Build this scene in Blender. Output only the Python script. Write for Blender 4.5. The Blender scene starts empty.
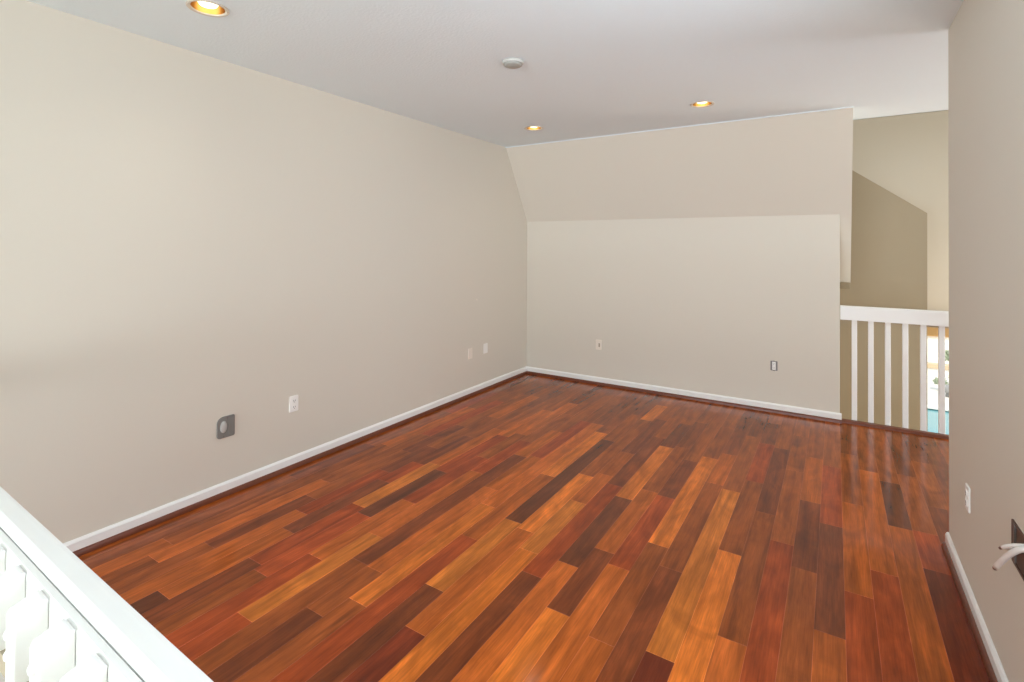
import bpy, bmesh, math, random
from mathutils import Vector, Matrix

random.seed(7)
S = bpy.context.scene
COL = S.collection
PI = math.pi

# ------------------------------------------------------------------ camera
cam_d = bpy.data.cameras.new('camera')
cam = bpy.data.objects.new('camera', cam_d)
COL.objects.link(cam)
S.camera = cam
cam_d.sensor_width = 36.0
cam_d.sensor_fit = 'HORIZONTAL'
cam_d.lens = 512.562 / 1024 * 36.0
cam_d.shift_y = -98.779 / 1024
cam_d.clip_start = 0.02
_r = Vector((0.84632271, 0.53264399, 0.00531569))
_u = Vector((-1.11638821e-04, -9.80195090e-03, 9.99951953e-01))
_f = Vector((-0.5326705, 0.84628264, 0.00823615))
M4 = Matrix(((_r.x, _u.x, -_f.x, 2.9048), (_r.y, _u.y, -_f.y, 0.0),
             (_r.z, _u.z, -_f.z, 1.40634), (0, 0, 0, 1)))
cam.matrix_world = M4

# ------------------------------------------------------------------ view
S.view_settings.view_transform = 'Standard'
S.view_settings.look = 'None'
S.view_settings.gamma = 1.0
S.view_settings.use_curve_mapping = False
S.view_settings.exposure = 0.0
S.cycles.use_denoising = True
S.cycles.max_bounces = 10
S.cycles.diffuse_bounces = 6
S.cycles.glossy_bounces = 4
S.cycles.caustics_reflective = False
S.cycles.caustics_refractive = False
S.cycles.sample_clamp_indirect = 6.0

# ------------------------------------------------------------------ world, sun, daylight
W = bpy.data.worlds.new('sky')
S.world = W
W.use_nodes = True
W.node_tree.nodes['Background'].inputs[0].default_value = (0.80, 0.90, 1.0, 1)
W.node_tree.nodes['Background'].inputs[1].default_value = 1.3


def sun(name, energy, rot):
    d = bpy.data.lights.new(name, 'SUN')
    d.energy = energy
    d.angle = 0.02
    d.color = (1.0, 0.94, 0.85)
    o = bpy.data.objects.new(name, d)
    o.rotation_euler = rot
    COL.objects.link(o)


def area(name, loc, rot, sx, sy, energy, col):
    d = bpy.data.lights.new(name, 'AREA')
    d.shape = 'RECTANGLE'
    d.size = sx
    d.size_y = sy
    d.energy = energy
    d.color = col
    o = bpy.data.objects.new(name, d)
    o.location = loc
    o.rotation_euler = rot
    COL.objects.link(o)
    return o


sun('sun', 3.0, (math.radians(40), math.radians(12), 0))
# pool window daylight, plus added fill lights at unseen, made-up windows
area('room_fill', (3.34, 1.15, 1.55), (0, PI / 2, 0), 1.3, 1.3, 29, (0.82, 0.93, 1.05))
area('foyer_fill', (1.7, -8.90, 1.0), (math.radians(88), 0, 0), 3.0, 2.2, 490, (0.84, 0.955, 1.05))
area('side_fill', (0.03, -5.6, 1.0), (0, math.radians(-84), 0), 2.2, 3.8, 208, (0.74, 0.90, 1.05))
area('hall_fill', (6.40, 4.0, 1.3), (0, PI / 2, 0), 1.5, 1.2, 50, (0.86, 0.97, 1.05))  # added fill at the end of the hall, no window built
area('east_fill', (6.42, 7.75, -0.7), (0, PI / 2, 0), 2.6, 1.1, 128, (1.0, 0.90, 0.77))  # added warm fill for the far wall, no window built
area('daylight_pool_window', (4.7, 8.42, -1.0), (-PI / 2, 0, 0), 1.6, 2.3, 45, (0.80, 0.88, 1.0))


# ------------------------------------------------------------------ materials
def lin(c):
    c = c / 255.0
    return c / 12.92 if c <= 0.04045 else ((c + 0.055) / 1.055) ** 2.4


def rgb(r, g, b):
    return (lin(r), lin(g), lin(b), 1.0)


def mat(name, col, rough=0.6, metal=0.0, bump=0.0, scale=100.0, coat=0.0, emit=None, estr=0.0, spec=0.5, mottled=0.0):
    m = bpy.data.materials.new(name)
    m.use_nodes = True
    nt = m.node_tree
    p = nt.nodes['Principled BSDF']
    p.inputs['Base Color'].default_value = col
    p.inputs['Roughness'].default_value = rough
    p.inputs['Metallic'].default_value = metal
    p.inputs['Specular IOR Level'].default_value = spec
    p.inputs['Coat Weight'].default_value = coat
    p.inputs['Coat Roughness'].default_value = 0.08
    tc = nt.nodes.new('ShaderNodeTexCoord')
    if emit:
        p.inputs['Emission Color'].default_value = emit
        p.inputs['Emission Strength'].default_value = estr
    n = nt.nodes.new('ShaderNodeTexNoise')
    n.inputs['Scale'].default_value = scale
    n.inputs['Detail'].default_value = 3
    nt.links.new(tc.outputs['Object'], n.inputs['Vector'])
    if bump:
        b = nt.nodes.new('ShaderNodeBump')
        b.inputs['Strength'].default_value = bump
        b.inputs['Distance'].default_value = 0.002
        nt.links.new(n.outputs['Fac'], b.inputs['Height'])
        nt.links.new(b.outputs['Normal'], p.inputs['Normal'])
    if mottled:
        r = nt.nodes.new('ShaderNodeMapRange')
        r.inputs['To Min'].default_value = 1.0 - mottled
        r.inputs['To Max'].default_value = 1.0 + mottled
        nt.links.new(n.outputs['Fac'], r.inputs['Value'])
        mx = nt.nodes.new('ShaderNodeMix')
        mx.data_type = 'RGBA'
        mx.blend_type = 'MULTIPLY'
        mx.inputs[0].default_value = 1.0
        mx.inputs[6].default_value = col
        nt.links.new(r.outputs['Result'], mx.inputs[7])
        nt.links.new(mx.outputs[2], p.inputs['Base Color'])
    return m


TAN = mat('darker_tan', rgb(178, 163, 139), 0.62, bump=0.12, scale=260, spec=0.3)  # WALL finish in a darker, browner tone; used on stair wall and rail strip
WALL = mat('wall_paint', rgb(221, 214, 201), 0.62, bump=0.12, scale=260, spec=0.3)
CEIL = mat('ceiling_texture', rgb(234, 243, 247), 0.9, bump=0.9, scale=75, spec=0.1)
TRIM = mat('white_trim_paint', rgb(244, 243, 240), 0.32, bump=0.02, scale=60)
PLAST = mat('white_plastic', rgb(247, 245, 240), 0.35, bump=0.01)
IVORY = mat('ivory_plastic', rgb(240, 231, 218), 0.4, bump=0.01)
GREYT = mat('grey_beige_plastic', rgb(168, 154, 136), 0.5, bump=0.02)
BRTRIM = mat('olive_brown_trim', rgb(150, 134, 106), 0.6, bump=0.05)
SLOT = mat('dark_slot', rgb(60, 56, 52), 0.6, bump=0.02)
GREYP = mat('grey_plastic', rgb(128, 126, 122), 0.45, bump=0.05, mottled=0.06, scale=40)
GREYL = mat('pale_grey_plastic', rgb(188, 188, 184), 0.4, bump=0.02)
STEEL = mat('galvanised_steel', rgb(120, 112, 106), 0.4, metal=0.6, bump=0.05, mottled=0.1, scale=60)
BOXIN = mat('brown_wall_box', rgb(96, 74, 62), 0.55, bump=0.1, mottled=0.25, scale=50)
CABLE = mat('white_cable_jacket', rgb(235, 230, 224), 0.4, bump=0.02)
COPPER = mat('cable_core', rgb(112, 84, 64), 0.4, metal=0.4, bump=0.02)
GOLD = mat('gold_reflector', rgb(205, 162, 92), 0.3, metal=1.0, bump=0.01)
RING = mat('lamp_trim_ring', rgb(214, 205, 190), 0.35, bump=0.01)
BULB = mat('lamp_bulb', rgb(255, 240, 210), 0.3, emit=(1.0, 0.88, 0.66, 1), estr=3.0, bump=0.01)
DETECT = mat('detector_plastic', rgb(205, 205, 200), 0.5, bump=0.02)
DETECT2 = mat('detector_face', rgb(172, 172, 166), 0.6, bump=0.3, scale=400)
CARPET = mat('carpet', rgb(178, 164, 146), 0.95, bump=0.8, scale=500)
TAN_BAND = mat('tan_band', rgb(196, 160, 108), 0.8, bump=0.5, scale=200, mottled=0.1)
PATIO = mat('patio_concrete', rgb(225, 220, 210), 0.8, bump=0.2, scale=20, mottled=0.05)
STUCCO = mat('garden_wall_stucco', rgb(236, 234, 224), 0.9, bump=0.4, scale=30, mottled=0.05)
COPING = mat('tan_stone', rgb(206, 180, 146), 0.8, bump=0.3, scale=30, mottled=0.12)
LEAF = mat('garden_foliage', rgb(164, 174, 146), 0.7, bump=0.3, scale=20, mottled=0.25)
POT = mat('grey_fabric', rgb(150, 148, 144), 0.8, bump=0.2, scale=50)
SHOE = mat('shoe_mould_wood', rgb(108, 52, 29), 0.35, bump=0.1, scale=40, mottled=0.3)

WATER = mat('pool_water', rgb(92, 150, 156), 0.08, bump=0.25, scale=3)

GLASS = bpy.data.materials.new('window_glass')
GLASS.use_nodes = True
_nt = GLASS.node_tree
_nt.nodes.remove(_nt.nodes['Principled BSDF'])
_tr = _nt.nodes.new('ShaderNodeBsdfTransparent')
_gl = _nt.nodes.new('ShaderNodeBsdfGlossy')
_gl.inputs['Roughness'].default_value = 0.02
_fr = _nt.nodes.new('ShaderNodeFresnel')
_fr.inputs['IOR'].default_value = 1.45
_mx = _nt.nodes.new('ShaderNodeMixShader')
_nt.links.new(_fr.outputs[0], _mx.inputs[0])
_nt.links.new(_tr.outputs[0], _mx.inputs[1])
_nt.links.new(_gl.outputs[0], _mx.inputs[2])
_nt.links.new(_mx.outputs[0], _nt.nodes['Material Output'].inputs[0])


def floor_material():
    m = bpy.data.materials.new('cherry_plank_floor')
    m.use_nodes = True
    nt = m.node_tree
    L = nt.links
    p = nt.nodes['Principled BSDF']
    at = nt.nodes.new('ShaderNodeAttribute')
    at.attribute_name = 'tone'
    sd = nt.nodes.new('ShaderNodeAttribute')
    sd.attribute_name = 'seed'
    tc = nt.nodes.new('ShaderNodeTexCoord')
    off = nt.nodes.new('ShaderNodeVectorMath')
    off.operation = 'ADD'
    L.new(tc.outputs['Object'], off.inputs[0])
    L.new(sd.outputs['Vector'], off.inputs[1])

    def noise(scale_vec, sc, detail, rough=0.55, dist=0.0):
        mp = nt.nodes.new('ShaderNodeMapping')
        mp.inputs['Scale'].default_value = scale_vec
        L.new(off.outputs[0], mp.inputs['Vector'])
        n = nt.nodes.new('ShaderNodeTexNoise')
        n.inputs['Scale'].default_value = sc
        n.inputs['Detail'].default_value = detail
        n.inputs['Roughness'].default_value = rough
        n.inputs['Distortion'].default_value = dist
        L.new(mp.outputs[0], n.inputs['Vector'])
        return n.outputs['Fac']

    def rng(src, a, b, lo=0.3, hi=0.7):
        r = nt.nodes.new('ShaderNodeMapRange')
        r.inputs['From Min'].default_value = lo
        r.inputs['From Max'].default_value = hi
        r.inputs['To Min'].default_value = a
        r.inputs['To Max'].default_value = b
        L.new(src, r.inputs['Value'])
        return r.outputs['Result']

    def mul(a, b):
        n = nt.nodes.new('ShaderNodeMath')
        n.operation = 'MULTIPLY'
        L.new(a, n.inputs[0])
        L.new(b, n.inputs[1])
        return n.outputs[0]

    fine = rng(noise((1, 0.045, 1), 190, 4, 0.6), 0.80, 1.18)
    streak = rng(noise((1, 0.07, 1), 26, 3, 0.5, 0.6), 0.66, 1.26)
    cloud = rng(noise((1, 0.45, 1), 7, 3, 0.55, 1.4), 0.76, 1.20)
    grain = mul(mul(fine, streak), cloud)
    mx = nt.nodes.new('ShaderNodeMix')
    mx.data_type = 'RGBA'
    mx.blend_type = 'MULTIPLY'
    mx.inputs[0].default_value = 1.0
    L.new(at.outputs['Color'], mx.inputs[6])
    L.new(grain, mx.inputs[7])
    L.new(mx.outputs[2], p.inputs['Base Color'])
    rr = rng(noise((1, 0.5, 1), 5, 2), 0.12, 0.16)
    L.new(rr, p.inputs['Roughness'])
    p.inputs['Specular IOR Level'].default_value = 0.2
    p.inputs['Coat Weight'].default_value = 0.06
    p.inputs['Coat Roughness'].default_value = 0.12
    return m


FLOORM = floor_material()


# ------------------------------------------------------------------ mesh helpers
def link(name, bm, m, parent=None, smooth=False, loc=None, bevel=0.0, mats=None):
    me = bpy.data.meshes.new(name)
    bmesh.ops.recalc_face_normals(bm, faces=bm.faces)
    bm.to_mesh(me)
    bm.free()
    o = bpy.data.objects.new(name, me)
    for k in (mats or [m]):
        me.materials.append(k)
    if smooth:
        for f in me.polygons:
            f.use_smooth = True
    COL.objects.link(o)
    if parent:
        o.parent = parent
    if loc:
        o.location = loc
    if bevel:
        md = o.modifiers.new('bevel', 'BEVEL')
        md.width = bevel
        md.segments = 2
        md.limit_method = 'ANGLE'
        md.angle_limit = math.radians(40)
    return o


def box(bm, x0, x1, y0, y1, z0, z1):
    v = [bm.verts.new((x, y, z)) for z in (z0, z1) for y in (y0, y1) for x in (x0, x1)]
    for q in ((0, 1, 3, 2), (4, 5, 7, 6), (0, 1, 5, 4), (2, 3, 7, 6), (0, 2, 6, 4), (1, 3, 7, 5)):
        bm.faces.new([v[i] for i in q])
    return bm


def boxes(*bs):
    bm = bmesh.new()
    for b in bs:
        box(bm, *b)
    return bm


def prism(bm, pts, fn, a, b):
    """polygon pts (u,v) swept along the third axis from a to b; fn(u,v,w)->xyz"""
    A = [bm.verts.new(fn(u, v, a)) for u, v in pts]
    B = [bm.verts.new(fn(u, v, b)) for u, v in pts]
    n = len(pts)
    bm.faces.new(A)
    bm.faces.new(B[::-1])
    for i in range(n):
        bm.faces.new((A[i], A[(i + 1) % n], B[(i + 1) % n], B[i]))
    return bm


def lathe(bm, prof, seg=32, close=True):
    rings = []
    for r, z in prof:
        if r < 1e-6:
            rings.append([bm.verts.new((0, 0, z))])
        else:
            rings.append([bm.verts.new((r * math.cos(2 * PI * i / seg), r * math.sin(2 * PI * i / seg), z)) for i in range(seg)])
    for a, b in zip(rings, rings[1:]):
        for i in range(seg):
            j = (i + 1) % seg
            if len(a) == 1 and len(b) > 1:
                bm.faces.new((a[0], b[i], b[j]))
            elif len(b) == 1 and len(a) > 1:
                bm.faces.new((a[i], a[j], b[0]))
            elif len(a) > 1:
                bm.faces.new((a[i], a[j], b[j], b[i]))
    return bm


def rrect(w, h, r, n=5, r_by=None):
    pts = []
    rs = r_by or (r, r, r, r)
    for k, (sx, sy) in enumerate(((1, 1), (-1, 1), (-1, -1), (1, -1))):
        rr = rs[k]
        cx, cy = sx * (w / 2 - rr), sy * (h / 2 - rr)
        for i in range(n + 1):
            a = PI / 2 * (k + i / n)
            pts.append((cx + rr * math.cos(a), cy + rr * math.sin(a)))
    return pts


def tube(bm, pts, r, seg=10, cap=True):
    pts = [Vector(p) for p in pts]
    rings = []
    up = Vector((0, 0, 1))
    for i, p in enumerate(pts):
        t = (pts[min(i + 1, len(pts) - 1)] - pts[max(i - 1, 0)]).normalized()
        a = t.cross(up)
        if a.length < 1e-4:
            a = t.cross(Vector((0, 1, 0)))
        a.normalize()
        b = t.cross(a)
        rings.append([bm.verts.new(p + r * (a * math.cos(2 * PI * k / seg) + b * math.sin(2 * PI * k / seg))) for k in range(seg)])
    for A, B in zip(rings, rings[1:]):
        for k in range(seg):
            bm.faces.new((A[k], A[(k + 1) % seg], B[(k + 1) % seg], B[k]))
    if cap:
        bm.faces.new(rings[0])
        bm.faces.new(rings[-1][::-1])
    return bm


def bez(p0, p1, p2, p3, n=12):
    out = []
    for i in range(n + 1):
        t = i / n
        s = 1 - t
        out.append(Vector(p0) * s ** 3 + Vector(p1) * 3 * s * s * t + Vector(p2) * 3 * s * t * t + Vector(p3) * t ** 3)
    return out


def struct(o):
    o['kind'] = 'structure'
    return o


def tag(o, label, cat, group=None):
    o['label'] = label
    o['category'] = cat
    if group:
        o['group'] = group
    return o


def thing(name, label, cat, loc=(0, 0, 0), rot=(0, 0, 0), group=None):
    o = bpy.data.objects.new(name, None)
    o.empty_display_size = 0.1
    o.location = loc
    o.rotation_euler = rot
    COL.objects.link(o)
    return tag(o, label, cat, group)


# ------------------------------------------------------------------ dimensions (metres)
H = 2.44            # ceiling
L = 4.927           # knee wall
XW = 3.359          # right wall face
YR = 3.136          # right wall corner
XB = 2.940          # right end of knee wall
XS = 3.020          # right end of sloped wall
HK = 1.681          # knee wall height
DS = 0.4417         # run of slope
YE = 4.955          # ceiling edge over the stairwell
YB = 0.262          # loft floor edge under the near railing
LOW = -2.75         # lower floor
slope = (H - HK) / DS

# ------------------------------------------------------------------ room shell

# knee wall
struct(link('wall_back', boxes((0.0, XB, L, L + 0.11, -0.3, HK + 0.01)), WALL, bevel=0.004))
# sloped wall that runs on down over the stairwell
_ze = 1.112
_ye = L - DS + (H - _ze) / slope
_bm = prism(bmesh.new(), [(L - DS, H + 0.001), (_ye, _ze), (_ye + 0.10, _ze), (_ye + 0.10, 2.62), (L - DS, 2.62)],
            lambda u, v, w: (w, u, v), 0.0, XS)
struct(link('wall_slope', _bm, WALL))
struct(link('trim_1', boxes((XB + 0.002, XS - 0.004, _ye - 0.012, _ye + 0.06, _ze - 0.055, _ze + 0.002)), BRTRIM, bevel=0.004))
# caulk bead between slope and ceiling
struct(link('trim_2', boxes((0.0, XS, L - DS - 0.012, L - DS + 0.004, H - 0.006, H + 0.002)), CEIL))

# right wall with an added out-of-view window for the room light, return along the hall
SY = -9.0  # unseen foyer stretched to soften the light's falloff
WY0, WY1, WZ0, WZ1 = -7.50, -3.70, -0.10, 2.10
RY0, RY1, RZ0, RZ1 = 0.48, 1.82, 0.88, 2.22
struct(link('wall_right', boxes(
    (XW, XW + 0.14, RY1, YR, -2.9, 2.62), (XW, XW + 0.14, SY, RY0, -2.9, 2.62),
    (XW, XW + 0.14, RY0, RY1, -2.9, RZ0), (XW, XW + 0.14, RY0, RY1, RZ1, 2.62),
    (XW + 0.14, 6.5, YR - 0.14, YR, -2.9, 2.62)), WALL))
struct(link('wall_south', boxes(
    (-0.14, 0.20, SY - 0.14, SY, -2.9, 2.62), (3.20, XW + 0.14, SY - 0.14, SY, -2.9, 2.62),
    (0.20, 3.20, SY - 0.14, SY, -2.9, -0.10), (0.20, 3.20, SY - 0.14, SY, 2.10, 2.62)), WALL))


def frame(name, fn, w, h, bars=1):
    """window frame: outer members plus glazing bars, in local u (width) / v (height) / w (depth)"""
    bm = bmesh.new()

    def b(u0, u1, v0, v1, d0=-0.02, d1=0.02):
        p = [fn(u, v, d) for d in (d0, d1) for v in (v0, v1) for u in (u0, u1)]
        vs = [bm.verts.new(q) for q in p]
        for q in ((0, 1, 3, 2), (4, 5, 7, 6), (0, 1, 5, 4), (2, 3, 7, 6), (0, 2, 6, 4), (1, 3, 7, 5)):
            bm.faces.new([vs[i] for i in q])
    t = 0.05
    b(0, w, 0, t); b(0, w, h - t, h); b(0, t, t, h - t); b(w - t, w, t, h - t)
    for k in range(bars):
        c = w * (k + 1) / (bars + 1)
        b(c - 0.018, c + 0.018, t, h - t, -0.014, 0.014)
    o = struct(link(name, bm, TRIM))
    g = bmesh.new()
    g.faces.new([g.verts.new(fn(u, v, 0)) for u, v in ((t, t), (w - t, t), (w - t, h - t), (t, h - t))])
    link('pane', g, GLASS, parent=o)
    return o


frame('added_window_2', lambda u, v, d: (XW + 0.09 + d, RY0 + u, RZ0 + v), RY1 - RY0, RZ1 - RZ0)  # unseen window added to light the room from the right
struct(link('wall_left', boxes(
    (-0.14, 0.0, WY1, 5.35, -2.9, 2.62), (-0.14, 0.0, SY, WY0, -2.9, 2.62),
    (-0.14, 0.0, WY0, WY1, -2.9, WZ0), (-0.14, 0.0, WY0, WY1, WZ1, 2.62)), WALL))
frame('added_window_4', lambda u, v, d: (-0.09 + d, WY0 + u, WZ0 + v), WY1 - WY0, WZ1 - WZ0)  # unseen window added in the left wall for the side fill
frame('added_window_3', lambda u, v, d: (0.20 + u, SY - 0.08 + d, -0.10 + v), 3.00, 2.20, 2)  # unseen foyer window added to send light down the room

# ceiling with the three holes for the recessed lamps
LAMPS = [(0.592, 1.176), (0.684, 3.876), (2.097, 3.846)]
bm = bmesh.new()
outer = [(-0.02, SY - 0.02), (XW + 0.05, SY - 0.02), (XW + 0.05, YR - 0.05), (6.5, YR - 0.05), (6.5, YE), (XS, YE), (XS, L - DS + 0.01), (-0.02, L - DS + 0.01)]
edges = []


def loop(pts):
    vs = [bm.verts.new((x, y, H)) for x, y in pts]
    for i in range(len(vs)):
        edges.append(bm.edges.new((vs[i], vs[(i + 1) % len(vs)])))


loop(outer)
for (x, y) in LAMPS:
    loop([(x + 0.068 * math.cos(2 * PI * i / 32), y + 0.068 * math.sin(2 * PI * i / 32)) for i in range(32)])
bmesh.ops.triangle_fill(bm, use_beauty=True, use_dissolve=False, edges=edges)
for f in bm.faces:
    if f.normal.z > 0:
        f.normal_flip()
box(bm, -0.14, 6.5, SY - 0.14, YE, 2.62, 2.70)
box(bm, XS, 6.5, YE - 0.012, YE, H, 2.62)
me = bpy.data.meshes.new('ceiling')
bm.to_mesh(me); bm.free()
me.materials.append(CEIL)
ceil = bpy.data.objects.new('ceiling', me)
COL.objects.link(ceil)
struct(ceil)

# ------------------------------------------------------------------ plank floor
TN = {'n': (136, 67, 29), 'D': (112, 56, 28), 'd': (130, 63, 29), 'm': (156, 78, 31), 'r': (164, 70, 27), 'o': (188, 94, 33),
      'O': (216, 114, 38), 'g': (202, 112, 40), 'x': (118, 47, 22)}
ROWS = {
    -1: 'm', 0: 'm 1.94 d 2.55 m 3.4 r 4.1 n', 1: 'o 1.2 m 2.6 o 3.6 m', 2: 'm 1.1 o 2.01 m 2.9 r 3.9 m',
    3: 'm 1.29 d 1.84 m 2.6 d 3.2 m 4.2 n', 4: 'o 1.71 r 2.3 d 2.75 m 3.5 o 4.2 m',
    5: 'D 1.01 o 1.565 d 2.2 r 2.5 d 3.05 m 3.9 n 4.5 n', 6: 'd 1.335 r 1.92 g 2.55 o 3.3 m 4.1 m',
    7: 'm 1.3 r 1.87 D 2.49 r 3.2 o 3.9 m', 8: 'r 1.5 o 2.1 r 2.8 m 3.3 o 4.2 n',
    9: 'r 1.115 g 1.77 o 2.6 r 3.2 m 3.9 m', 10: 'r 0.9 m 1.585 d 2.96 o 3.5 m',
    11: 'd 1.275 m 1.58 o 2.47 o 3.0 r 3.82 m', 12: 'm 1.40 O 2.3 o 3.82 n', 13: 'r 2.0 o 2.8 O 3.66 n',
    14: 'd 1.63 g 2.24 D 3.54 m 4.2 n', 15: 'x 1.41 o 2.2 O 2.93 m 4.12 O 4.57 m', 16: 'O 2.06 g 2.6 o 3.0 m 3.4 d 4.2 m',
    17: 'd 1.92 r 2.9 d 3.8 m', 18: 'o 2.07 D 2.78 O 3.65 d 4.2 m', 19: 'O 1.78 d 2.25 o 2.94 m 3.7 n 4.3 m',
    20: 'o 2.17 r 2.92 d 3.5 m', 21: 'o 1.73 m 2.43 O 3.62 m 4.3 m', 22: 'd 2.28 m 3.24 o 3.75 n',
    23: 'x 1.775 g 3.2 m 4.2 n', 24: 'O 2.55 m 3.4 r 4.1 n 4.6 m', 25: 'o 1.985 m 3.03 d 4.06 m',
    26: 'r 2.77 m 3.7 m 4.4 m', 27: 'm 2.59 d 3.3 o 4.0 m', 28: 'o 2.21 d 3.08 r 3.9 m', 29: 'r 2.525 o 3.4 m 4.2 n',
    30: 'r 2.75 o 3.95 m', 31: 'o 3.24 D 3.83 m', 32: 'x 2.89 r 3.25 m 4.0 n', 33: 'x 2.4 d 3.6 m 4.3 n', 34: 'm 3.9 n', 35: 'o 4.2 m', 36: 'r 4.0 m',
}
for k in range(37, 66):
    ROWS[k] = random.choice(['m 3.9 d', 'o 4.2 m', 'r 3.7 o', 'd 4.4 m', 'm 3.6 r'])
PW, PX0 = 0.0985, 0.0825
bm = bmesh.new()
tone = bm.faces.layers.float_color.new('tone') if hasattr(bm.faces.layers, 'float_color') else None
lc = bm.loops.layers.float_color.new('tone')
ls = bm.loops.layers.float_vector.new('seed') if hasattr(bm.loops.layers, 'float_vector') else bm.loops.layers.float_color.new('seed')


def plank(x0, x1, y0, y1, col, seed):
    c, dz = 0.0009, 0.0006
    o = [(x0, y0), (x1, y0), (x1, y1), (x0, y1)]
    i = [(x0 + c, y0 + c), (x1 - c, y0 + c), (x1 - c, y1 - c), (x0 + c, y1 - c)]
    vo = [bm.verts.new((x, y, -dz)) for x, y in o]
    vi = [bm.verts.new((x, y, 0)) for x, y in i]
    fs = [bm.faces.new(vi)]
    ed = [bm.faces.new((vo[k], vo[(k + 1) % 4], vi[(k + 1) % 4], vi[k])) for k in range(4)]
    for f in fs:
        for l in f.loops:
            l[lc] = col
            l[ls] = seed
    lit_seam = tuple(min(1, a * 1.5 + 0.03) for a in col[:3]) + (1,)  # chamfers painted paler, standing in for light caught along the seams
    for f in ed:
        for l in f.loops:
            l[lc] = lit_seam
            l[ls] = seed


for k, s in sorted(ROWS.items()):
    parts = s.split()
    tones = parts[0::2]
    ys = [float(v) for v in parts[1::2]]
    x0, x1 = PX0 + PW * k, PX0 + PW * (k + 1)
    x0, x1 = max(x0, 0.0), min(x1, 6.5)
    if x1 - x0 < 0.005:
        continue
    ybeg = YB if x0 < XW else YR
    if x0 < XW < x1:
        ybeg = YB
    lo = ybeg
    for t, yy in zip(tones, ys + [4.99]):
        if yy <= lo + 0.02:
            continue
        j = random.uniform(0.93, 1.07)
        c = TN[t]
        col = tuple(lin(v) * j for v in c) + (1.0,)
        plank(x0, x1, lo, yy, col, (random.uniform(0, 20), random.uniform(0, 20), random.uniform(0, 20)) if True else None)
        lo = yy
me = bpy.data.meshes.new('floor')
bmesh.ops.recalc_face_normals(bm, faces=bm.faces)
for f in bm.faces:
    if f.normal.z < 0:
        f.normal_flip()
bm.to_mesh(me); bm.free()
me.materials.append(FLOORM)
floor = bpy.data.objects.new('floor', me)
COL.objects.link(floor)
struct(floor)
# floor deck below the planks, with its white fascia edges
struct(link('floor_deck', boxes((0.0, XW, YB, YR, -0.30, -0.001), (0.0, 6.5, YR, 5.0, -0.30, -0.001)), TRIM))
# stair landing behind the near railing
struct(link('floor_landing', boxes((0.0, XW, SY, YB, -0.42, -0.36)), CARPET))

# ------------------------------------------------------------------ baseboards, shoe moulding, nosing
BH = 0.0745


def base_profile(t=0.013):
    return [(0, 0), (t, 0), (t, BH - 0.012), (t * 0.55, BH - 0.003), (t * 0.3, BH), (0, BH)]


def shoe_profile(r=0.026):
    return [(0.013, 0)] + [(0.013 + 0.014 * math.cos(a), r * math.sin(a)) for a in [i * PI / 10 for i in range(6)]]


_p = base_profile()
struct(link('baseboard_left', prism(bmesh.new(), _p, lambda u, v, w: (u, w, v), YB, L), TRIM))
struct(link('baseboard_back', prism(bmesh.new(), _p, lambda u, v, w: (w, L - u, v), 0.0, XB + 0.013), TRIM))
struct(link('baseboard_right', prism(bmesh.new(), _p, lambda u, v, w: (XW - u, w, v), YB, YR + 0.010), TRIM))
struct(link('baseboard_hall', prism(bmesh.new(), _p, lambda u, v, w: (w, YR + u, v), XW - 0.010, 6.5), TRIM))
_s = shoe_profile()
struct(link('trim_3', prism(bmesh.new(), _s, lambda u, v, w: (u, w, v), YB, L - 0.013), SHOE))
struct(link('trim_4', prism(bmesh.new(), _s, lambda u, v, w: (w, L - u, v), 0.013, XB + 0.013), SHOE))
struct(link('trim_5', prism(bmesh.new(), _s, lambda u, v, w: (XW - u, w, v), YB, YR + 0.010), SHOE))
struct(link('trim_6', prism(bmesh.new(), [(4.925, 0), (4.930, 0.013), (4.940, 0.019), (4.985, 0.019), (5.000, 0.012), (5.004, -0.02), (4.99, -0.03), (4.99, 0)],
                            lambda u, v, w: (w, u, v), XB + 0.014, 6.5), SHOE))


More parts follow.
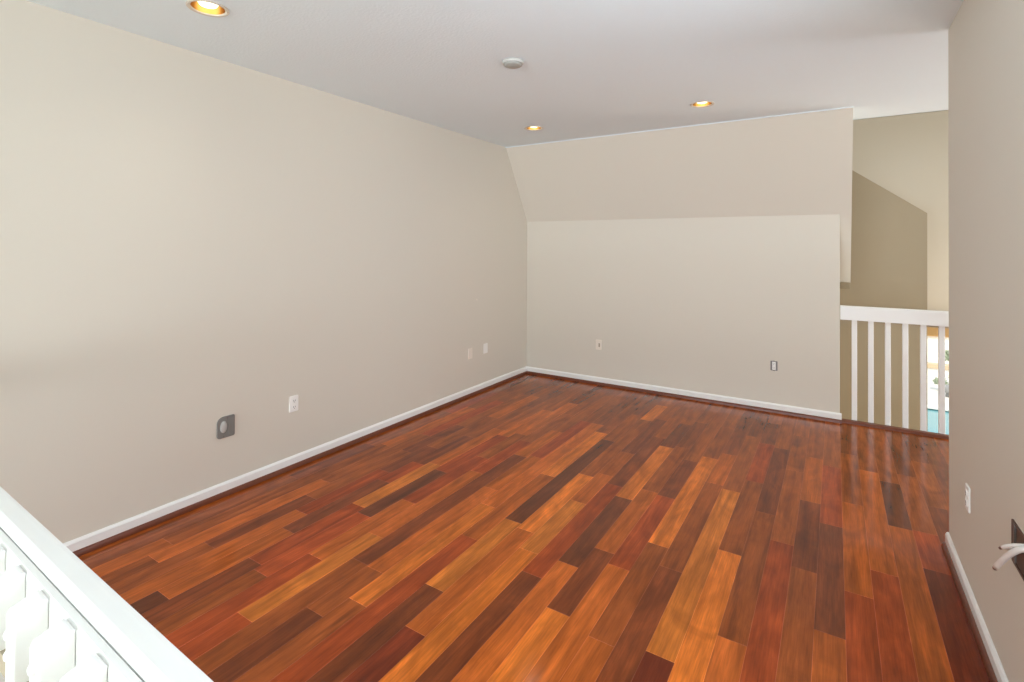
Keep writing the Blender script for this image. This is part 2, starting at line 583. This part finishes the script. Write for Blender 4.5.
# ------------------------------------------------------------------ railings
def railing(name, label, loc, rotz, flip, x0, x1, first, pitch, n, zb, length_label=None, bw=0.036):
    """local frame: x along the rail, y = towards the room, balusters on the -y side"""
    s = -1 if flip else 1
    t = thing(name, label, 'railing', loc, (0, 0, rotz))
    Y = lambda y: y * s
    # cap with eased edges
    prof = [(0.000, 0.905), (0.0, 0.932), (0.004, 0.939), (0.010, 0.941), (0.030, 0.941), (0.036, 0.939), (0.040, 0.932), (0.040, 0.905)]
    link('top_rail', prism(bmesh.new(), prof, lambda u, v, w: (w, Y(u), v), x0, x1), TRIM, t)
    link('sub_rail', prism(bmesh.new(), [(0.003, 0.828), (0.003, 0.905), (0.037, 0.905), (0.037, 0.828)], lambda u, v, w: (w, Y(u), v), x0, x1), TRIM, t)
    link('side_rail', prism(bmesh.new(), [(-0.013, 0.832), (-0.013, 0.926), (-0.010, 0.931), (-0.0018, 0.931), (-0.0018, 0.832)], lambda u, v, w: (w, Y(u), v), x0, x1), TRIM, t)
    link('shade_strip', prism(bmesh.new(), [(-0.040, 0.808), (-0.040, 0.834), (-0.020, 0.834), (-0.020, 0.808)], lambda u, v, w: (w, Y(u), v), x0, x1), TAN, t)['label'] = 'tan strip painted as shade under the white rail'  # tan tone carries the shade on the board edge below the rail
    b0 = c0 = None
    for k in range(n):
        xc = first + pitch * k
        if b0 is None:
            bm = prism(bmesh.new(), [(-0.013, zb), (-0.013, 0.929), (-0.017, 0.931), (-0.045, 0.922), (-0.048, 0.915), (-0.048, zb)],
                       lambda u, v, w: (w, Y(u), v), -bw / 2, bw / 2)
            b = link('baluster', bm, TRIM, t, bevel=0.003)
            b0 = b
            bm = bmesh.new()
            lathe(bm, [(0.0, 0.006), (0.004, 0.0053), (0.0068, 0.003), (0.0078, 0.0), (0.0078, -0.003), (0.0, -0.003)], 16)
            bm.transform(Matrix.Rotation(PI / 2 * s, 4, 'X'))
            c0 = link('screw_cap', bm, TRIM, b, True, (0, Y(-0.048), 0.896))
            c1 = c0.copy(); COL.objects.link(c1); c1.parent = b
            c1.location = (0, Y(-0.048), 0.869)
            b.location = (xc, 0, 0)
        else:
            b = b0.copy(); COL.objects.link(b); b.parent = t
            b.location = (xc, 0, 0)
            for z in (0.896, 0.869):
                c = c0.copy(); COL.objects.link(c); c.parent = b
                c.location = (0, Y(-0.048), z)
    return t


# near railing in front of the camera, far railing across the opening
_near_first = -2.06 + 1.994 - 0.0985 * 18
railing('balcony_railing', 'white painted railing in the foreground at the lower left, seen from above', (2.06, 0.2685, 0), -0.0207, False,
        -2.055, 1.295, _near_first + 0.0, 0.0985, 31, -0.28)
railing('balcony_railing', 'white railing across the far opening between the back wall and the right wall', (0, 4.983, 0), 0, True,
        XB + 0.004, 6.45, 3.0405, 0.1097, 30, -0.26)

# ------------------------------------------------------------------ recessed lamps
lamp_labels = ['recessed ceiling lamp with gold reflector nearest the camera, above the left wall',
               'recessed gold ceiling lamp in the far left corner, the smallest in view',
               'recessed gold ceiling lamp at the right, in front of the sloped wall']
protos = None
for i, (x, y) in enumerate(LAMPS):
    t = thing('recessed_light', lamp_labels[i], 'ceiling light', (x, y, H), group='recessed ceiling lamps')
    if protos is None:
        ring = link('trim_ring', lathe(bmesh.new(), [(0.067, 0.0), (0.0825, 0.0), (0.0825, -0.004), (0.079, -0.006), (0.071, -0.005), (0.0655, 0.0), (0.067, 0.0)], 40), RING, t, True)
        refl = link('reflector', lathe(bmesh.new(), [(0.0670, -0.001), (0.0665, 0.012), (0.060, 0.045), (0.052, 0.075), (0.047, 0.095), (0.0, 0.095)], 40), GOLD, t, True)
        refl['label'] = 'gold cone inside the lamp'
        bulb = link('bulb', lathe(bmesh.new(), [(0.0, 0.004), (0.020, 0.006), (0.034, 0.011), (0.041, 0.022), (0.040, 0.036), (0.027, 0.062), (0.018, 0.094), (0.0, 0.094)], 32), BULB, t, True)
        bulb['label'] = 'glowing warm white bulb'
        protos = (ring, refl, bulb)
    else:
        for p in protos:
            c = p.copy(); COL.objects.link(c); c.parent = t
    d = bpy.data.lights.new('lamp_glow', 'SPOT')
    d.energy = 6
    d.color = (1.0, 0.90, 0.76)
    d.spot_size = math.radians(135)
    d.spot_blend = 1.0
    d.shadow_soft_size = 0.04
    o = bpy.data.objects.new('lamp_glow', d)
    o.location = (x, y, H - 0.004)
    COL.objects.link(o)

# ------------------------------------------------------------------ smoke detector
t = thing('smoke_detector', 'round white detector disc on the ceiling between the lamps', 'detector', (1.383, 2.418, H))
link('base', lathe(bmesh.new(), [(0, 0), (0.060, 0), (0.060, -0.010), (0.057, -0.014), (0.0, -0.014)], 40), DETECT, t, True)
link('face', lathe(bmesh.new(), [(0.0, -0.0135), (0.053, -0.0135), (0.051, -0.022), (0.040, -0.027), (0.0, -0.028)], 40), DETECT2, t, True)


# ------------------------------------------------------------------ wall plates: built in local x (right) / y (up) / z (out of the wall)
ROT = {'left': Matrix(((0, 0, 1), (1, 0, 0), (0, 1, 0))).to_euler(),      # faces +x
       'back': Matrix(((1, 0, 0), (0, 0, -1), (0, 1, 0))).to_euler(),     # faces -y
       'right': Matrix(((0, 0, -1), (-1, 0, 0), (0, 1, 0))).to_euler()}   # faces -x
WID = lambda u, v, w: (u, v, w)


def plate_mesh(w, h, t=0.006, r=0.006, hole=None):
    bm = bmesh.new()
    a = rrect(w, h, r)
    b = rrect(w - 0.006, h - 0.006, r * 0.7)
    n = len(a)
    A = [bm.verts.new((u, v, -0.001)) for u, v in a]
    B = [bm.verts.new((u, v, t * 0.5)) for u, v in a]
    Cc = [bm.verts.new((u, v, t)) for u, v in b]
    for p, q in ((A, B), (B, Cc)):
        for i in range(n):
            bm.faces.new((p[i], p[(i + 1) % n], q[(i + 1) % n], q[i]))
    bm.faces.new(Cc)
    bm.faces.new(A[::-1])
    return bm


def receptacle(t, m, y, z0=0.006, proud=0.003):
    bm = prism(bmesh.new(), rrect(0.033, 0.028, 0.010), WID, z0 - 0.001, z0 + proud)
    r = link('receptacle', bm, m, t)
    r.location = (0, y, 0)
    bm = bmesh.new()
    z = z0 + proud
    box(bm, -0.0075, -0.0050, -0.003, 0.006, z - 0.002, z + 0.0004)
    box(bm, 0.0050, 0.0075, -0.002, 0.006, z - 0.002, z + 0.0004)
    box(bm, -0.002, 0.002, -0.010, -0.006, z - 0.002, z + 0.0004)
    link('slots', bm, SLOT, r)
    return r


def outlet(wall, loc, label, m=PLAST, w=0.064, h=0.100):
    t = thing('wall_outlet', label, 'outlet', loc, ROT[wall])
    link('cover_plate', plate_mesh(w, h), m, t)
    receptacle(t, m, 0.0195)
    receptacle(t, m, -0.0195)
    link('screw', lathe(bmesh.new(), [(0.0032, 0.006), (0.003, 0.0072), (0, 0.0076)], 12), m, t, True)
    return t


outlet('left', (0.0, 2.024, 0.402), 'white duplex outlet on the left wall beside the grey box')
outlet('right', (XW, 2.722, 0.408), 'white duplex outlet on the right wall near its corner')


def blank_plate(wall, loc, label, m, w, h):
    t = thing('wall_plate', label, 'wall plate', loc, ROT[wall])
    link('cover_plate', plate_mesh(w, h), m, t)
    for sy in (-1, 1):
        s = link('screw', lathe(bmesh.new(), [(0.0032, 0.006), (0.003, 0.0072), (0, 0.0076)], 12), m, t, True)
        s.location = (0, sy * h * 0.36, 0)
    return t


blank_plate('left', (0.0, 3.885, 0.396), 'pale beige blank plate, left one of the pair near the far corner', IVORY, 0.064, 0.100)
blank_plate('left', (0.0, 4.135, 0.404), 'whiter narrow blank plate, right one of the pair near the far corner', PLAST, 0.066, 0.096)

# plate with a dark slot on the back wall
t = thing('wall_plate', 'ivory plate with a grey slot on the back wall near the left corner', 'wall plate', (0.860, L, 0.404), ROT['back'])
link('cover_plate', plate_mesh(0.064, 0.102), IVORY, t)
link('jack', prism(bmesh.new(), rrect(0.016, 0.040, 0.003), WID, 0.004, 0.0068), GREYT, t, loc=(0.008, -0.002, 0))['label'] = 'grey-beige jack in the plate'

# bare receptacle without its cover on the back wall
t = thing('wall_outlet', 'bare white outlet without cover, dark gap around it, on the back wall at the right', 'outlet', (2.465, L, 0.395), ROT['back'])
link('box', prism(bmesh.new(), rrect(0.054, 0.082, 0.004), WID, -0.001, 0.0012), GREYP, t)['label'] = 'dark open wall box'
link('device', prism(bmesh.new(), rrect(0.027, 0.070, 0.004), WID, 0.001, 0.006), PLAST, t)
for sy in (-1, 1):
    link('mounting_ear', prism(bmesh.new(), rrect(0.018, 0.010, 0.003), WID, 0.001, 0.003), STEEL, t, loc=(0, sy * 0.0385, 0))
    receptacle(t, PLAST, sy * 0.0165, 0.006, 0.0015).scale = (0.74, 0.9, 1)

# square grey box on the left wall
t = thing('wall_box', 'square grey wall box with a pale oval, left of the white outlet', 'wall box', (0.0, 1.594, 0.383), ROT['left'])
t.scale = (0.88, 0.9, 1.0)
bm = prism(bmesh.new(), rrect(0.112, 0.132, 0.012, 8, (0.010, 0.040, 0.022, 0.010)), WID, -0.001, 0.010)
link('back_plate', bm, GREYP, t, bevel=0.003)
bm = lathe(bmesh.new(), [(0.0, 0.016), (0.018, 0.0155), (0.022, 0.013), (0.023, 0.009)], 28)
bm.transform(Matrix.Diagonal((0.95, 1.62, 1, 1)))
link('oval_insert', bm, GREYL, t, True, (-0.018, 0.004, 0))['label'] = 'pale grey oval insert'
link('side_panel', prism(bmesh.new(), rrect(0.036, 0.100, 0.004), WID, 0.009, 0.013), GREYP, t, loc=(0.032, 0.002, 0), bevel=0.001)
for sy in (-1, 1):
    link('screw', lathe(bmesh.new(), [(0.004, 0.009), (0.0036, 0.011), (0, 0.0116)], 12), STEEL, t, True, (-0.005 + 0.012 * sy, sy * 0.055, 0))

# small wall anchor
tag(link('wall_anchor', lathe(bmesh.new(), [(0.0, 0.004), (0.006, 0.0035), (0.009, 0.001), (0.009, -0.001)], 16), IVORY, None, True), 'tiny pale wall anchor on the left wall above the pair of plates', 'wall anchor')
a = bpy.data.objects['wall_anchor']
a.location = (0.0, 3.985, 0.893)
a.rotation_euler = ROT['left']

# open electrical box with loose cables on the right wall
t = thing('open_wall_box', 'open brown wall box with loose white cables on the right wall at the picture edge', 'wall box', (XW, 2.045, 0.535), ROT['right'])
bm = bmesh.new()
o_ = rrect(0.140, 0.125, 0.008)
i_ = rrect(0.122, 0.107, 0.006)
n = len(o_)
A = [bm.verts.new((u, v, -0.001)) for u, v in o_]
B = [bm.verts.new((u, v, 0.004)) for u, v in o_]
Cc = [bm.verts.new((u, v, 0.004)) for u, v in i_]
D = [bm.verts.new((u, v, 0.0006)) for u, v in i_]
for p, q in ((A, B), (B, Cc), (Cc, D)):
    for i in range(n):
        bm.faces.new((p[i], p[(i + 1) % n], q[(i + 1) % n], q[i]))
bm.faces.new(D)
link('box', bm, BOXIN, t)
link('mounting_bracket', prism(bmesh.new(), rrect(0.016, 0.118, 0.003), WID, 0.001, 0.006), STEEL, t, loc=(-0.040, 0, 0))


def cable(pts, r, name='cable'):
    c = link(name, tube(bmesh.new(), pts, r), CABLE, t, True)
    e = Vector(pts[-1]); d = (Vector(pts[-1]) - Vector(pts[-2])).normalized()
    link('bare_end', tube(bmesh.new(), [e - d * 0.004, e + d * 0.016], r * 0.78), COPPER, c, True)
    return c


cable(bez((0.066, 0.036, 0.002), (0.058, 0.030, 0.022), (0.02, -0.020, 0.036), (-0.082, -0.102, 0.036), 14), 0.0080)
cable(bez((0.055, 0.040, 0.002), (0.050, 0.036, 0.020), (0.03, 0.018, 0.034), (0.006, 0.000, 0.039), 12), 0.005)
cable(bez((0.045, 0.020, 0.002), (0.040, 0.018, 0.016), (0.01, 0.000, 0.026), (-0.040, -0.018, 0.026), 12), 0.004)

# ------------------------------------------------------------------ stairwell and room beyond
YP = 6.927
SL = (1.784 - 2.289) / (3.732 - 3.071)
_x0 = 1.6
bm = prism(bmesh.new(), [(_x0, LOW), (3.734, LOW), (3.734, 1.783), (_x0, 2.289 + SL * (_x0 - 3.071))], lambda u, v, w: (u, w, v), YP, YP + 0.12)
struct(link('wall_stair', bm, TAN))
struct(link('wall_stairwell', boxes((1.48, 1.6, 5.0, 8.62, LOW, 4.3), (1.6, 6.5, 4.90, 4.99, LOW, -0.30), (-0.14, 1.6, 5.35, 5.47, -0.3, 2.7)), WALL))
# far wall with the pool window
FY = 8.5
FX0, FX1, FZ0, FZ1 = 3.62, 5.6, -2.25, 0.285
struct(link('wall_far', boxes((1.48, FX0, FY, FY + 0.14, LOW, 4.3), (FX1, 6.64, FY, FY + 0.14, LOW, 4.3),
                              (FX0, FX1, FY, FY + 0.14, LOW, FZ0), (FX0, FX1, FY, FY + 0.14, FZ1, 4.3)), WALL))
frame('window_1', lambda u, v, d: (FX0 + u, FY + 0.09 + d, FZ0 + v), FX1 - FX0, FZ1 - FZ0, 2)
struct(link('wall_east', boxes((6.5, 6.64, 3.0, 8.64, LOW, 4.3)), WALL))
struct(link('ceiling_lower', boxes((1.48, 6.64, YE + 0.0, 8.64, 4.3, 4.4), (1.48, 6.64, YE, YE + 0.06, 2.70, 4.3)), CEIL))
struct(link('floor_lower', boxes((1.48, 6.64, 4.9, 8.64, LOW - 0.1, LOW)), CARPET))
v = tag(link('window_band', prism(bmesh.new(), [(FY, 0.285), (FY - 0.075, 0.285), (FY - 0.085, 0.30), (FY - 0.085, 0.53), (FY - 0.08, 0.54), (FY, 0.54)],
                                     lambda u, v, w: (w, u, v), FX0 - 0.05, FX1 + 0.05), TAN_BAND), 'tan valance above the pool window, seen between the far balusters', 'band')  # tan band across the window head, darker than the wall

# ------------------------------------------------------------------ garden
GZ = LOW - 0.05
bm = bmesh.new()
for b in ((-4, 3.2, 8.66, 17.5), (9.0, 16, 8.66, 17.5), (3.2, 9.0, 8.66, 11.0), (-4, 16, 17.5, 40)):
    box(bm, b[0], b[1], b[2], b[3], GZ - 0.6, GZ)
struct(link('ground_patio', bm, PATIO))
pool = thing('swimming_pool', 'turquoise swimming pool outside the far window', 'pool', (6.1, 14.25, GZ))
bm = boxes((-2.9, 2.9, -3.25, 3.25, -0.12, -0.04))
link('water', bm, WATER, pool)
link('coping', boxes((-3.1, 3.1, 3.10, 3.40, -0.02, 0.03), (-3.1, 3.1, -3.40, -3.10, -0.02, 0.03), (-3.1, -2.8, -3.1, 3.1, -0.02, 0.03), (2.8, 3.1, -3.1, 3.1, -0.02, 0.03)), STUCCO, pool, bevel=0.01)
g = thing('garden_wall', 'low garden wall with a tan cap beyond the pool', 'wall', (6.0, 22.1, GZ))
link('body', boxes((-8, 8, -0.1, 0.1, 0, 0.22)), STUCCO, g)
link('cap', boxes((-8, 8, -0.16, 0.16, 0.22, 0.36)), COPING, g, bevel=0.01)
tag(link('boundary_wall', boxes((-6, 18, 25.0, 25.2, GZ, GZ + 2.6)), STUCCO, bevel=0.01), 'bright white boundary wall behind the pool garden', 'wall')


def shrub(x, y, h, label, seed):
    rnd = random.Random(seed)
    t = thing('shrub', label, 'plant', (x, y, GZ), group='shrubs beyond the pool')
    bm = bmesh.new()
    for _ in range(150):
        a = rnd.uniform(0, 2 * PI); e = rnd.uniform(-0.2, 1.0)
        r = h * 0.42 * rnd.uniform(0.5, 1.0)
        c = Vector((r * math.cos(a) * math.cos(e), r * math.sin(a) * math.cos(e), h * 0.55 + r * math.sin(e)))
        d = Vector((rnd.uniform(-1, 1), rnd.uniform(-1, 1), rnd.uniform(0, 1))).normalized()
        q = d.cross(Vector((rnd.uniform(-1, 1), rnd.uniform(-1, 1), 0.3))).normalized()
        l, w = h * 0.16, h * 0.05
        bm.faces.new([bm.verts.new(c - d * l), bm.verts.new(c + q * w), bm.verts.new(c + d * l), bm.verts.new(c - q * w)])
    link('foliage', bm, LEAF, t)
    bm = bmesh.new()
    for _ in range(4):
        tube(bm, [(0, 0, 0), (rnd.uniform(-.1, .1) * h, rnd.uniform(-.1, .1) * h, h * 0.4), (rnd.uniform(-.3, .3) * h, rnd.uniform(-.3, .3) * h, h * 0.75)], 0.015 * h, 6)
    link('stem', bm, COPING, t)


shrub(5.55, 19.6, 0.42, 'small green shrub on the pool deck, left of the window bar', 3)
shrub(6.05, 20.6, 0.40, 'small green shrub on the pool deck behind the grey stool', 5)
shrub(6.35, 23.2, 0.75, 'green shrub behind the tan garden wall', 8)
t = thing('garden_stool', 'grey round garden stool on the far pool deck', 'stool', (5.72, 19.0, GZ))
link('seat', lathe(bmesh.new(), [(0, 0.30), (0.20, 0.30), (0.23, 0.27), (0.23, 0.16), (0.20, 0.13), (0, 0.13)], 24), POT, t, True)
link('base', lathe(bmesh.new(), [(0, 0.13), (0.12, 0.13), (0.14, 0.0), (0, 0)], 24), POT, t, True)
